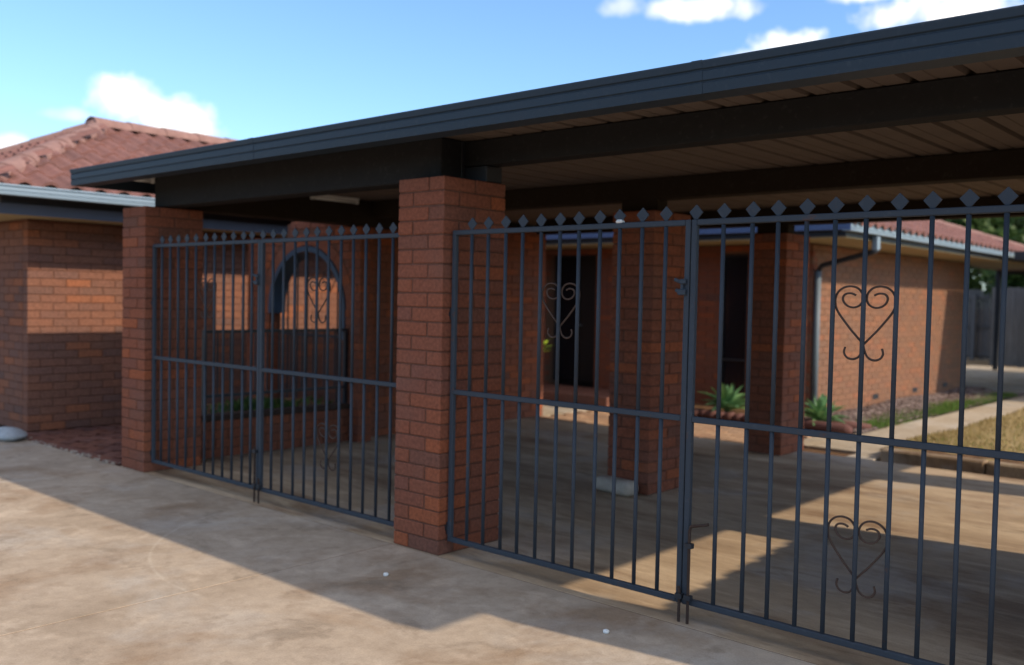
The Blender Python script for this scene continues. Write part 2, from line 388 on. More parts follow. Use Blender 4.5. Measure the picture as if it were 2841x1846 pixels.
# ------------------------------------------------------------------ bricks
BH, CR = .0685, .076
BL, BD = .230, .110
def brick_mesh(m, l=BL, d=BD, h=BH, bv=.004):
    t = MB(); t.box(-l / 2, l / 2, -d / 2, d / 2, -h / 2, h / 2, None, bv); return t.mesh('brick', m)
BRICK = brick_mesh(M['brick']); BRICKP = brick_mesh(M['brick_pale']); BRICKD = brick_mesh(M['brick_dull']); 
def jit(a): return rnd.uniform(-a, a)
def brick_mtx(c, ang, sx=1.0, sy=1.0):
    return Matrix.Translation(Vector(c) + Vector((jit(.0012), jit(.0012), jit(.0008)))) @ Matrix.Rotation(ang + jit(.006), 4, 'Z') @ Matrix.Rotation(jit(.006), 4, 'Y') @ Matrix.Diagonal((sx, sy, 1, 1))
def pillar(x, y, label, flip=0, courses=26, rot=False, ztop=None, group='brick pillars holding up the carport roof'):
    t = thing('brick_pillar', label, 'pillar', (x, y, 0), group)   # x,y = front right corner
    mb = MB(); mb.box(x - .344, x - .006, y + .006, y + .464, 0, courses * CR - .012); part('mortar', mb, M['mortar'], t)
    H = math.pi / 2
    A = [(-.115, .055, 0), (-.295, .115, H), (-.295, .355, H), (-.115, .415, 0), (-.055, .235, H)]
    B = [(-.235, .055, 0), (-.055, .115, H), (-.055, .355, H), (-.235, .415, 0), (-.295, .235, H)]
    for k in range(courses):
        for (dx, dy, a) in (A if (k + flip) % 2 else B):
            inst('brick', BRICK, t, brick_mtx((x + dx, y + dy, k * CR + CR / 2), a))
    return t
def wall_bricks(parent, o, u, n, length, courses, keep=None, me=None, m='brick', limit=None, start=0, z0=0.0):
    """running bond skin; o = start point on the face, u = along, n = outward normal"""
    me = me or BRICK; u = Vector(u); n = Vector(n); ang = math.atan2(u.y, u.x); out = []
    for k in range(courses):
        s = 0.0 if (k + start) % 2 else -.12
        z = z0 + k * CR + CR / 2
        while s < length - .01:
            a, b = max(s, 0), min(s + BL, length); s += BL + .01
            if b - a < .03: continue
            for (a2, b2) in (keep(a, b, z) if keep else [(a, b)]):
                if b2 - a2 < .025: continue
                c = Vector(o) + u * ((a2 + b2) / 2) - n * (BD / 2) + Vector((0, 0, z)); out.append((c, (b2 - a2) / BL))
    out.sort(key=lambda q: (q[0] - CAM).length); lim = len(out) if limit is None else limit
    for c, sx in out[:lim]: inst('brick', me, parent, brick_mtx(c, ang, sx))
    if out[lim:]:
        mb = MB()
        for c, sx in out[lim:]: mb.obox(brick_mtx(c, ang), BL * sx, BD, BH, rnd.random() * .98 + .01)
        part('bricks', mb, M[m], parent, kind='stuff', fix=False)
    return len(out)

# ------------------------------------------------------------------ ground
g = MB(); g.add([(-900, -900, -.062), (900, -900, -.062), (900, 900, -.062), (-900, 900, -.062)], [(0, 1, 2, 3)])
solo('ground', g, M['earth'], kind='structure')
def slab(name, x0, x1, y0, y1, m, z1=0.0, z0=-.1, bev=.0025):
    mb = MB(); mb.box(x0, x1, y0, y1, z0, z1, None, bev); return solo(name, mb, M[m], kind='structure')
slab('driveway', -.355, 9, -9, -.006, 'driveway'); slab('driveway', -9, -.36, -9, -.006, 'driveway')
for q in ([(-.362, -9), (-.353, -9), (-.353, 0), (-.362, 0)], [(-9, -.009), (9, -.009), (9, .003), (-9, .003)]):
    mb = MB(); mb.add([(x, y, -.0018) for x, y in q], [(0, 1, 2, 3)]); solo('slab_joint', mb, M['soil'], kind='structure')
slab('carport_floor', -3.52, 9, 0, 4.84, 'floor')
slab('path', -8, -3.46, 4.85, 6.28, 'path'); slab('path', -.575, -.36, 5.22, 6.28, 'path'); slab('path', -.352, .34, 5.22, 8.6, 'path'); slab('path', -.30, .34, 8.608, 12.2, 'path'); slab('path', -3.2, .34, 13.2, 20.2, 'path', .0); slab('path', -.30, .34, 12.208, 13.192, 'path')
slab('path', .16, .40, 4.848, 5.21, 'path', 0.0)
slab('courtyard_floor', -5.76, -3.53, 2.36, 6.2, 'floor', -.01)
# planting pit of bare soil at the rear pillar
mb = MB(); mb.add([(-.36, 4.845, -.03), (.16, 4.845, -.03), (.15, 5.215, -.03), (-.36, 5.215, -.03)], [(0, 1, 2, 3)])
solo('soil_patch', mb, M['soil'], kind='structure')

# lawn and its kerb
def patch(x0, x1, y0, y1, nx, ny, zf, shape=None):
    mb = MB(); vs = [(x0 + (x1 - x0) * i / nx, y0 + (y1 - y0) * j / ny) for j in range(ny + 1) for i in range(nx + 1)]
    mb.add([(x, y, zf(x, y)) for x, y in vs], [(j * (nx + 1) + i, j * (nx + 1) + i + 1, (j + 1) * (nx + 1) + i + 1, (j + 1) * (nx + 1) + i) for j in range(ny) for i in range(nx)])
    return mb
lz = lambda x, y: .055 + .02 * math.sin(3 * x + y) * math.cos(2.1 * y)
solo('lawn', patch(.352, 9, 5.12, 20, 30, 40, lz), M['turf'], kind='structure', smooth=True)
mb = MB()
for i in range(26000):
    x = .36 + rnd.random() ** 1.4 * 4.6; y = 5.15 + rnd.random() ** 1.6 * 9
    if y < 5.6 and rnd.random() < .93: continue
    h = rnd.uniform(.018, .05); a = rnd.uniform(0, 6.28); w = .006; dx, dy = math.cos(a) * w, math.sin(a) * w; z = lz(x, y) - .004
    lx, ly = jit(.02), jit(.02)
    edge = x < .75 and y > 6.2
    mb.add([(x - dx, y - dy, z), (x + dx, y + dy, z), (x + lx, y + ly, z + h)], [(0, 1, 2)], (rnd.uniform(.42, .62) if (edge and rnd.random() < .75) else rnd.uniform(.01, .99)))
solo('grass', mb, M['grass'], label='dry patchy lawn grass beside the concrete path', kind='stuff', fix=False)
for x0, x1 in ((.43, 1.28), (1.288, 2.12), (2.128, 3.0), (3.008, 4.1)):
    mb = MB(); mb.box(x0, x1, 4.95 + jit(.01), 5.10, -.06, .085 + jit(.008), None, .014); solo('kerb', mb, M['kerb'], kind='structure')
solo('soil_strip', patch(.36, 9, 5.11, 5.62, 60, 8, lambda x, y: lz(x, y) + .006 + .018 * math.sin(9 * x) * math.sin(17 * y) + .012 * math.sin(23 * x + 5 * y) - (.03 if y > 5.58 else 0)), M['soil'], kind='structure', smooth=True)
# mulch bed beside the house wing
mzf = lambda x, y: .02 + .018 * math.sin(5 * x + 2 * y) + (.02 if x < -.9 else 0)
solo('garden_bed', patch(-1.26, -.305, 6.42, 13.15, 12, 60, mzf), M['mulch'], kind='structure', smooth=True)
mb = MB()
for i in range(5200):
    x = rnd.uniform(-1.22, -.33); y = 6.5 + rnd.random() ** 1.3 * 6.5
    r = rnd.uniform(.012, .03)
    mtx = Matrix.Translation((x, y, mzf(x, y) + .006)) @ Matrix.Rotation(rnd.uniform(0, 6.3), 4, 'Z') @ Matrix.Rotation(jit(.6), 4, 'X')
    mb.obox(mtx, r * 1.8, r * .8, r * .4, rnd.uniform(.01, .99))
solo('mulch', mb, M['chip'], label='grey brown bark mulch along the foot of the brick wing', kind='stuff', fix=False)
mb = MB()
for i in range(5000):
    y = 6.9 + rnd.random() * 5.6; x = -.31 - abs(rnd.gauss(0, .13 + .10 * math.sin(y * 1.7) ** 2))
    if x < -.8: continue
    h = rnd.uniform(.03, .075); a = rnd.uniform(0, 6.28); w = .007
    mb.add([(x - math.cos(a) * w, y - math.sin(a) * w, .01), (x + math.cos(a) * w, y + math.sin(a) * w, .01), (x + jit(.03), y + jit(.03), .01 + h)], [(0, 1, 2)], rnd.uniform(.01, .99))
solo('grass_edge', mb, M['green_grass'], label='strip of short green grass between mulch bed and path', kind='stuff', fix=False)

# herringbone brick paving left of the front pillar
pv = bpy.data.objects.new('brick_paving', patch(-6.6, -3.53, .03, 2.0, 2, 2, lambda x, y: -.028).mesh('brick_paving', M['soil'])); link(pv); pv['kind'] = 'structure'; BASE[pv.name] = Vector((0, 0, 0))
PAV = brick_mesh(M['paver'], .225, .108, .05, .006)
R45 = Matrix.Rotation(math.radians(45), 4, 'Z')
n = 0
for i in range(-30, 30):
    for j in range(-30, 30):
        for k in (0, 1):
            # herringbone cell 2x1 bricks in a rotated lattice
            a = .1165
            px, py = (i * a + j * a, i * a * -1 + j * a * 1)
            bx, by = i * a * 1 + j * 2 * a, i * a - j * 2 * a
            cx, cy = (bx + (a if k == 0 else -a / 2), by + (a / 2 if k == 0 else 0))
            w = R45 @ Vector((cx, cy, 0)); w = Vector((w.x - 4.7, w.y + .9, -.022 + jit(.003)))
            if -5.72 < w.x < -3.6 and .12 < w.y < 1.5 and n < 300:
                inst('paver', PAV, pv, Matrix.Translation(w) @ Matrix.Rotation(math.radians(45) + (0 if k == 0 else math.pi / 2) + jit(.02), 4, 'Z')); n += 1
for i in range(9):
    inst('paver', PAV, pv, Matrix.Translation((-5.62 + i * .235, .062, -.02 + jit(.003))) @ Matrix.Rotation(jit(.03), 4, 'Z'))
mb = MB()
for i in range(150):
    x = -5.5 + 1.9 * rnd.random() ** .8; y = .01 + rnd.gauss(0, .022); r = rnd.uniform(.003, .012)
    mtx = Matrix.Translation((x, y, r * .4)) @ Matrix.Rotation(rnd.uniform(0, 6), 4, 'Z') @ Matrix.Rotation(jit(1), 4, 'X')
    mb.obox(mtx, r * 2, r * 1.5, r, None, r * .3)
solo('gravel', mb, M['stone'], label='pale loose grit and dry litter along the paving edge', kind='stuff')

pv2 = bpy.data.objects.new('brick_path', patch(-3.45, -.58, 4.87, 6.27, 2, 2, lambda x, y: -.026).mesh('brick_path', M['soil'])); link(pv2); pv2['kind'] = 'structure'; BASE[pv2.name] = Vector((0, 0, 0))
PAV2 = brick_mesh(M['pale_paver'], .228, .106, .05, .005)
for j in range(12):
    for i in range(13):
        x = -3.44 + i * .236 + (.118 if j % 2 else 0) + .115
        if x < -.66: inst('paver', PAV2, pv2, Matrix.Translation((x, 4.925 + j * .1145, -.022 + jit(.002))) @ Matrix.Rotation(jit(.012), 4, 'Z'))
# ------------------------------------------------------------------ brick pillars
pillar(0, 0, 'nearest brick pillar standing between the two pairs of gates', 1)
pillar(-3.15, 0, 'front brick pillar at the far left end of the carport', 0)
pillar(-.10, 2.10, 'brick pillar inside the carport with a pale stone block at its foot', 1)
pillar(-.25, 4.43, 'rearmost brick pillar in shade beside the bare soil patch', 0)
pillar(3.92, 0, 'front brick pillar at the right end of the carport, outside the picture', 0)
pillar(3.92, 2.10, 'middle brick pillar at the right end of the carport, outside the picture', 1)
pillar(3.92, 4.43, 'rear brick pillar at the right end of the carport, outside the picture', 0)

# ------------------------------------------------------------------ carport roof
CX0, CX1, CY0, CY1 = -3.75, 4.02, -.28, 5.38
roof = thing('carport_roof', 'long flat carport roof with blue grey gutter and ribbed brown underside', 'roof', (0, 2.5, 2.0))
def gutter_prof(y, z0, z1, d, s):
    h = z1 - z0   # s=-1: face towards -y ; returns closed (y,z)
    return [(y + s * 0, z0), (y + s * .003, z0 + h * .30), (y - s * .002, z0 + h * .335), (y - s * .002, z0 + h * .365), (y + s * .004, z0 + h * .40), (y + s * .004, z0 + h * .66),
            (y - s * .001, z0 + h * .695), (y - s * .001, z0 + h * .725), (y + s * .006, z0 + h * .76), (y + s * .010, z1 - .006), (y + s * .008, z1), (y - s * .008, z1), (y - s * .008, z1 - .02),
            (y - s * .010, z0 + .012), (y - s * d, z0 + .012), (y - s * d, z1), (y - s * (d + .006), z1), (y - s * (d + .006), z0)]
for x in (-1.35, 1.62):
    gp_ = [(y - .0015, z) for y, z in gutter_prof(CY0, 2.127, 2.2515, .004, -1)[:11]]
    mb = MB(); mb.extrude_x(gp_ + [(y + .004, z) for y, z in gp_[::-1]], x, x + .045); part('gutter_joiner', mb, M['gutter'], roof)
mb = MB(); mb.extrude_x(gutter_prof(CY0, 2.128, 2.25, .11, -1), CX0, CX1); part('front_gutter', mb, M['gutter'], roof)
mb = MB(); mb.extrude_x(gutter_prof(CY1, 2.12, 2.24, .11, 1), CX0, CX1); part('rear_gutter', mb, M['gutter'], roof)
for x in (CX0, CX1 - .02):
    mb = MB(); mb.box(x + .002, x + .018, CY0 + .12, CY1 - .12, 2.128, 2.25); part('side_flashing', mb, M['gutter'], roof)
# roof sheets: troughs that lap with a downward-reading rib joint
px = .205; nsh = int((CX1 - CX0 - .04) / px)
for i in range(nsh + 1):
    x0 = CX0 + .02 + i * px; x1 = min(x0 + px, CX1 - .02)
    if x1 - x0 < .06: continue
    a, b = x0 + .0, x1
    top = [(a, 2.243), (a + .012, 2.243), (a + .024, 2.209), (a + .085, 2.209), (a + .089, 2.213), (a + .097, 2.213), (a + .101, 2.209), (b - .014, 2.209), (b - .003, 2.243), (b, 2.243)]
    prof = top + [(x, z + .004) for x, z in top[::-1]]
    if b - a < .15: prof = [(a, 2.209), (b, 2.209), (b, 2.213), (a, 2.213)]
    mb = MB(); mb.extrude_y(prof, CY0 + .115, CY1 - .115); part('roof_sheet', mb, M['deck'], roof)
mb = MB(); mb.box(CX0 + .03, CX1 - .03, CY0 + .13, CY1 - .13, 2.2485, 2.252); part('roof_deck_top', mb, M['deck_top'], roof)
# beams along each row of pillars
mb = MB(); mb.box(-3.28, -.175, .14, .30, 1.978, 2.204, None, .006); part('beam', mb, M['beam'], roof)
mb = MB(); mb.box(-.262, 3.90, .335, .46, 2.068, 2.206, None, .005); part('beam', mb, M['beam'], roof)
mb = MB(); mb.box(-.34, -.18, .302, .333, 1.978, 2.206, None, .004); mb.box(-.262, -.02, .335, .46, 1.977, 2.064, None, .004); part('beam_bracket', mb, M['iron'], roof)
mb = MB(); mb.box(3.60, 3.905, .335, .46, 1.977, 2.066); part('beam_bracket', mb, M['iron'], roof)
for y, z0 in ((2.20, 2.06), (4.5, 2.052)):
    mb = MB(); mb.box(-3.212, 3.90, y, y + .14, z0, 2.206, None, .005); part('beam', mb, M['beam_brown'], roof)
    mb = MB()
    for xx in (-.45 if y < 3 else -.58, 3.59): mb.box(xx, xx + .3, y + .005, y + .135, 1.977, z0 - .002)
    part('beam_bracket', mb, M['beam_brown'], roof)
mb = MB(); mb.box(-3.42, -3.215, .305, 2.55, 1.979, 2.204, None, .005); part('beam', mb, M['beam_brown'], roof)
# fluorescent battens
for (bx, y0, y1, lab) in ((-3.285, -.07, .135, 'short pale batten light under the eave at the left end of the carport'), (-3.178, 1.495, 2.0, 'pale batten light on the ceiling behind the far gate pair')):
    t = thing('batten_light', lab, 'light fitting', (bx, (y0 + y1) / 2, 2.2), 'pale batten lights under the carport roof')
    mb = MB(); mb.box(bx - .03, bx + .03, y0 + .004, y1 - .004, 2.188, 2.2085, None, .004); part('body', mb, M['white'], t)
    mb = MB(); mb.tube([(bx, y0 + .02, 2.174), (bx, y1 - .02, 2.174)], .013, 10); part('tube', mb, M['white'], t, True)
    for y in (y0, y1 - .018):
        mb = MB(); mb.box(bx - .015, bx + .015, y, y + .018, 2.158, 2.1875); part('tube_holder', mb, M['white'], t)

# ------------------------------------------------------------------ gates
ZT, ZM, ZB, GY = 1.681, .858, .086, .06
HEART = [(0, 1310), (-60, 1235), (-110, 1170), (-195, 1040), (-216, 960), (-205, 890), (-165, 842), (-110, 825), (-55, 840), (-20, 885), (-14, 935), (-33, 980), (-75, 1002), (-120, 993), (-152, 960), (-160, 920), (-140, 890), (-100, 884), (-66, 900)]
HOOK = [(0, 1318), (-8, 1360), (-32, 1415), (-75, 1438), (-118, 1425), (-140, 1385), (-132, 1338)]
def smooth_pts(p, n=5):
    out = []
    for i in range(len(p) - 1):
        a, b, c, d = p[max(i - 1, 0)], p[i], p[i + 1], p[min(i + 2, len(p) - 1)]
        for k in range(n):
            t = k / n
            out.append(tuple(.5 * (2 * b[q] + (c[q] - a[q]) * t + (2 * a[q] - 5 * b[q] + 4 * c[q] - d[q]) * t * t + (3 * b[q] - a[q] - 3 * c[q] + d[q]) * t ** 3) for q in (0, 1)))
    out.append(p[-1]); return out
FIN = MB()
for s, yy in ((0, -.0025), (1, .0025)): pass
fv = [(0, .062), (.032, .030), (.013, .008), (.006, 0), (-.006, 0), (-.013, .008), (-.032, .030)]
FIN.add([(x, -.003, z) for x, z in fv] + [(x, .003, z) for x, z in fv], [tuple(range(6, -1, -1)), tuple(range(7, 14))] + [(i, (i + 1) % 7, 7 + (i + 1) % 7, 7 + i) for i in range(7)])
FINM = FIN.mesh('finial', M['gate'])
def gate(label, xl, xr, bars, hinge, hearts, extra_fin=(), bolt_x=None, bar_r=.0090):
    t = thing('gate_leaf', label, 'gate', ((xl + xr) / 2, GY, ZB), 'grey iron gate leaves across the carport front')
    for x in (xl, xr):
        mb = MB(); mb.box(x - .0125, x + .0125, GY - .0125, GY + .0125, ZB - .0125, ZT + .0125, None, .003); part('stile', mb, M['gate'], t)
    for z in (ZT, ZM, ZB):
        mb = MB(); mb.box(xl + .0128, xr - .0128, GY - .0125, GY + .0125, z - .0125, z + .0125, None, .003); part('rail', mb, M['gate'], t)
    bm = MB(); bm.tube([(0, 0, ZB + .0125 - ZB), (0, 0, ZM - .0125 - ZB)], bar_r, 10); bm.tube([(0, 0, ZM + .0125 - ZB), (0, 0, ZT - .0125 - ZB)], bar_r, 10)
    me = bm.mesh('bar', M['gate'], (0, 0, 0), True)
    for x in bars:
        inst('bar', me, t, Matrix.Translation((x, GY, ZB)))
    for x in list(bars) + list(extra_fin):
        inst('finial', FINM, t, Matrix.Translation((x, GY, ZT + .0125)) @ Matrix.Rotation(jit(.05), 4, 'Y'))
    for (cx, z0, w, h) in hearts:          # centre bar, top, half width, height
        mb = MB()
        for pts in (HEART, HOOK):
            for s in (-1, 1):
                q = [(cx + s * x / 216 * w, GY + .013, z0 - (y - 825) / 613 * h) for x, y in smooth_pts(pts)]
                mb.tube(q, .0043, 6)
        part('scroll', mb, M['scroll'], t, True)
    xs, sgn = hinge
    for z in (.14, 1.262):
        mb = MB(); mb.tube([(xs, GY, z - .03), (xs, GY, z + .03)], .011, 10); mb.box(min(xs, xs + sgn * .028), max(xs, xs + sgn * .028), GY - .012, GY + .012, z - .012, z + .012)
        part('hinge', mb, M['iron'], t)
    return t
gA = gate('left leaf of the nearer gate pair with white tape on one finial', .030, 1.418, [.148, .262, .381, .491, .608, .723, .835, .955, 1.064, 1.183, 1.304], (.012, -1), [(.723, 1.424, .112, .255)])
gB = gate('right leaf of the nearer gate pair running out of the picture', 1.448, 2.852, [1.579, 1.708, 1.818, 1.935, 2.048, 2.164, 2.283, 2.397, 2.517, 2.636, 2.752], (2.872, 1), [(2.164, 1.420, .112, .271), (2.164, .555, .112, .284)], extra_fin=(1.449,))
gC = gate('left leaf of the far gate pair, hung on the leftmost pillar', -3.117, -1.745, [-3.007, -2.888, -2.773, -2.656, -2.534, -2.405, -2.291, -2.175, -2.06, -1.938, -1.838], (-3.136, -1), [(-2.405, 1.44, .112, .27)])
gD = gate('right leaf of the far gate pair, meeting the near brick pillar', -1.716, -.385, [-1.601, -1.486, -1.368, -1.254, -1.145, -1.032, -.915, -.802, -.689, -.574, -.458], (-.366, 1), [(-1.145, 1.45, .112, .27), (-1.032, .575, .112, .27)], extra_fin=(-1.714,))
# white tape on one finial
mb = MB(); mb.box(1.045, 1.083, GY - .016, GY + .016, ZT + .008, ZT + .027, None, .008); part('tape', mb, M['white'], gA)
# closing post to the right of the second leaf (outside the picture)
mb = MB(); mb.box(2.888, 2.948, GY - .03, GY + .03, -.02, 1.75, None, .004); solo('gate_post', mb, M['gate'], 'plain grey steel gate post right of the nearer gate pair', 'post')
# latches
for (x, z, t) in ((1.405, 1.415, gA), (-1.752, 1.44, gC)):
    mb = MB(); mb.box(x - .02, x + .018, GY - .032, GY - .0128, z - .038, z - .012, None, .004); mb.box(x - .012, x + .018, GY - .030, GY - .0128, z + .008, z + .03, None, .004)
    mb.box(x - .008, x + .004, GY - .024, GY - .0128, z - .012, z + .008); mb.tube([(x - .036, GY - .024, z + .028), (x - .012, GY - .022, z + .018)], .008, 8); mb.tube([(x - .030, GY - .024, z - .016), (x - .012, GY - .022, z - .026)], .008, 8)
    part('latch', mb, M['gate'], t)
# drop bolts
def bolt(t, x, top, handle, y=GY - .026):
    mb = MB(); pts = [(x, y, .0), (x, y, top - .02), (x + .006 * (1 if handle > 0 else -1), y, top)]
    if handle: pts += [(x + handle, y, top + .022)]
    mb.tube(pts, .0065, 8); part('drop_bolt', mb, M['rust'], t)
    mb = MB()
    for z in (.11, .33):
        if z < top: mb.box(x - .016, x + .016, y - .010, y + .013, z - .01, z + .01)
    part('bolt_guide', mb, M['iron'], t)
bolt(gB, 1.474, .412, .088); bolt(gA, 1.432, .15, 0.0)
bolt(gC, -1.748, .36, 0.0); bolt(gD, -1.700, .16, 0.0)

# ------------------------------------------------------------------ house: left wing
ZS = 2.0
hl = thing('brick_house', 'left wing of the brick house with a hipped terracotta roof and sunlit side wall', 'house', (-8, 3, 0))
mb = MB(); mb.box(-9.0, -5.757, .187, 7.09, 0, 1.996); wl = part('wall', mb, M['mortar'], hl)
def count_side():
    return wall_bricks(wl, (-5.75, .18, 0), (0, 1, 0), (1, 0, 0), 5.6, 26, me=BRICKD, m='brick_dull', limit=250)
count_side()
wall_bricks(wl, (-8.95, .18, 0), (1, 0, 0), (0, -1, 0), 3.08, 26, me=BRICKD, m='brick_dull', limit=50, start=1)
# eave: soffit, fascia, gutter
mb = MB(); mb.box(-9.6, -5.17, -.26, 7.0, ZS, ZS + .012); part('soffit', mb, M['cream'], hl)
mb = MB(); mb.box(-5.165, -5.145, -.285, 6.28, 1.985, 2.078); mb.box(-9.6, -5.167, -.285, -.265, 1.985, 2.078); part('fascia', mb, M['fascia'], hl)
mb = MB(); mb.box(-5.18, -5.166, -.262, 6.28, 2.08, 2.2); mb.box(-9.6, -5.181, -.262, -.248, 2.08, 2.2); part('eave_shade_strip', mb, M['iron'], hl)  # black strip standing in for the shaded gap behind the gutter
def gp(o, z0, z1, d):
    h = z1 - z0
    return [(o - d, z0), (o - .004, z0), (o, z0 + h * .28), (o - .008, z0 + h * .32), (o - .008, z0 + h * .36), (o, z0 + h * .40), (o, z0 + h * .68), (o - .008, z0 + h * .72), (o - .008, z0 + h * .76), (o, z0 + h * .80), (o + .006, z1 - .012), (o, z1), (o - .012, z1), (o - .014, z0 + .01), (o - d + .006, z0 + .01), (o - d + .006, z1), (o - d, z1)]
mb = MB(); mb.extrude_y(gp(-4.86, 2.125, 2.212, .105), -.57, 6.2); part('gutter', mb, M['house_gutter'], hl)
mb = MB(); mb.extrude_x(gutter_prof(-.57, 2.125, 2.212, .095, -1), -9.6, -4.868); part('gutter', mb, M['house_gutter'], hl)
# tiled roof
AP = Vector((-7.22, 1.55, 3.17)); E0 = Vector((-4.93, -.50, 2.205))
TW, TL = .215, .31
TILE = MB(); nseg = 6; vs = []; 
for j, (yy, lift) in enumerate(((0, .024), (TL + .05, .0))):
    for i in range(nseg + 1):
        t_ = i / nseg; vs.append(((t_ - .5) * TW, yy, lift + .034 * max(0, math.sin(math.pi * (t_ * 1.25 - .1))) - .010 * math.cos(2 * math.pi * t_)))
for i in range(nseg + 1):
    a = vs[i]; vs.append((a[0], a[1], a[2] - .03))
TILE.add(vs, [(i, i + 1, nseg + 2 + i, nseg + 1 + i) for i in range(nseg)] + [(2 * (nseg + 1) + i, 2 * (nseg + 1) + i + 1, i + 1, i) for i in range(nseg)])
TILEM = TILE.mesh('roof_tile', M['tile'], (0, 0, 0), False, False)
def tile_face(parent, e, along, up, length, rows, inside, limit, flip=False):
    """e eave start, along unit, up unit slope vector"""
    along = Vector(along).normalized(); up = Vector(up).normalized(); n = along.cross(up); 
    out = []
    for r in range(rows):
        for k in range(int(length / TW) + 1):
            c = Vector(e) + along * ((k + .5) * TW) + up * (r * TL)
            if inside(c + up * TL * .5): out.append(c)
    out.sort(key=lambda q: (q - CAM).length)
    def mt(c):
        m = Matrix((along, up, n)).transposed().to_4x4(); m.translation = c + n * jit(.003); return m @ Matrix.Rotation(jit(.008), 4, 'Z')
    for c in out[:limit]: inst('roof_tile', TILEM, parent, mt(c))
    if out[limit:]:
        mb = MB()
        for c in out[limit:]:
            q = mt(c); mb.add([q @ Vector(v) for v in TILE.v], TILE.f, rnd.uniform(.01, .99))
        part('roof_tiles', mb, M['tile'], parent, kind='stuff', fix=False)
# solid roof body just under the tiles
RE = 8.2
FLC = Vector((-9.2, -.50, 2.205))
mb = MB(); body = [E0, Vector((-4.93, RE, 2.205)), Vector((-7.22, RE, 3.17)), AP, FLC, Vector((-9.2, RE, 2.205))]
body = [v - Vector((0, 0, .03)) for v in body]
mb.add(body, [(0, 1, 2, 3), (0, 3, 4), (4, 3, 2, 5), (0, 4, 5, 1)]); rf = part('roof', mb, M['tile'], hl)
def side_in(c):
    t_ = (E0.x - c.x); return 0 <= t_ < 2.2 and c.y > E0.y + t_ * (2.1 / 2.27) - .05
tile_face(rf, E0 + Vector((.05, 0, .0)), (0, 1, 0), (AP.x - E0.x, 0, AP.z - E0.z), 7.2, 8, side_in, 200)
def front_in(c):
    t_ = c.y - E0.y; return 0 <= t_ < 2.05 and c.x < E0.x - t_ * (2.27 / 2.1) + .05 and c.x > FLC.x + t_ * (1.98 / 2.05) - .05
tile_face(rf, FLC + Vector((0, -.05, 0)), (1, 0, 0), (0, AP.y - E0.y, AP.z - E0.z), 4.3, 8, front_in, 100)
def caps(parent, a, b, r=.125, seg=.36):
    a, b = Vector(a), Vector(b); d = (b - a); n = max(1, int(d.length / seg)); d.normalize(); side = d.cross(Vector((0, 0, 1))).normalized(); up = side.cross(d)
    for i in range(n):
        p0 = a + d * (i * (b - a).length / n - .03); p1 = a + d * ((i + 1) * (b - a).length / n + .03)
        mb = MB(); m = 8; vs = []
        for (p, rr, lf) in ((p0, r * 1.01, .005), (p1, r * .95, .0)):
            for k in range(m + 1):
                th = math.pi * k / m; vs.append(p + side * (rr * math.cos(th)) + up * (rr * .72 * math.sin(th) + lf - .01))
        for k in range(m + 1): vs.append(vs[k] - up * .0 - (vs[k] - p0) * .18)
        mb.add(vs, [(k, k + 1, m + 2 + k, m + 1 + k) for k in range(m)] + [(2 * m + 2 + k, 2 * m + 3 + k, k + 1, k) for k in range(m)])
        part('ridge_tile', mb, M['ridge'], parent)
caps(rf, E0 + Vector((0, 0, .0)), AP + Vector((0, 0, .02)), .13, .42); caps(rf, FLC + Vector((0, 0, .02)), AP + Vector((0, 0, .04))); caps(rf, AP + Vector((.0, -.10, .02)), Vector((-7.22, RE, 3.165)), .16, .40)
mb = MB(); mb.box(-7.36, -7.08, 1.38, 1.66, 3.08, 3.275, None, .06); part('ridge_tile', mb, M['ridge'], rf, True, label='mortared end cap where the hips meet the ridge')

# ------------------------------------------------------------------ arched garden wall, raised planter, railing
aw = thing('arched_wall', 'brick garden wall with an arched opening behind the left gates', 'wall', (-4.2, 2.2, 0))
AXC, AR, AZ0 = -4.076, .615, 1.195
YA = 2.10
def arch_keep(x0w):
    def f(a, b, z):
        segs = [(a, b)]
        def cut(lo, hi):
            nonlocal segs; o = []
            for (p, q) in segs:
                if q <= lo or p >= hi: o.append((p, q)); continue
                if p < lo: o.append((p, lo))
                if q > hi: o.append((hi, q))
            segs = o
        if z < AZ0: cut(AXC - AR - x0w, AXC + AR - x0w)
        else:
            R = AR + .115; dz = z - AZ0 - CR / 2
            if dz < R: w = math.sqrt(max(R * R - max(dz, 0) ** 2, 0)); cut(AXC - w - x0w, AXC + w - x0w)
        if z > 1.93: cut(-9, -4.33 - x0w)
        if z > 1.976: cut(-3.46 - x0w, 9)
        return segs
    return f
X0W = -5.08
mbw = MB()
# mortar core as strips around the opening
prof_n = 24; yf, yb = YA + .006, YA + .148
def core(mb, poly):
    n_ = len(poly); mb.add([(x, yf, z) for x, z in poly] + [(x, yb, z) for x, z in poly], [tuple(range(n_)), tuple(range(2 * n_ - 1, n_ - 1, -1))] + [(i, n_ + i, n_ + (i + 1) % n_, (i + 1) % n_) for i in range(n_)])
core(mbw, [(X0W + .006, 0), (AXC - AR - .012, 0), (AXC - AR - .012, AZ0), (X0W + .006, AZ0)])
core(mbw, [(AXC + AR + .012, 0), (-3.256, 0), (-3.256, AZ0), (AXC + AR + .012, AZ0)])
RR = AR + .012
for i in range(prof_n):
    a0, a1 = math.pi * i / prof_n, math.pi * (i + 1) / prof_n
    p0 = (AXC + RR * math.cos(a0), AZ0 + RR * math.sin(a0)); p1 = (AXC + RR * math.cos(a1), AZ0 + RR * math.sin(a1))
    zt0 = 2.03 if p0[0] > -4.33 else 1.90
    core(mbw, [p0, (p0[0], zt0), (p1[0], zt0), p1])
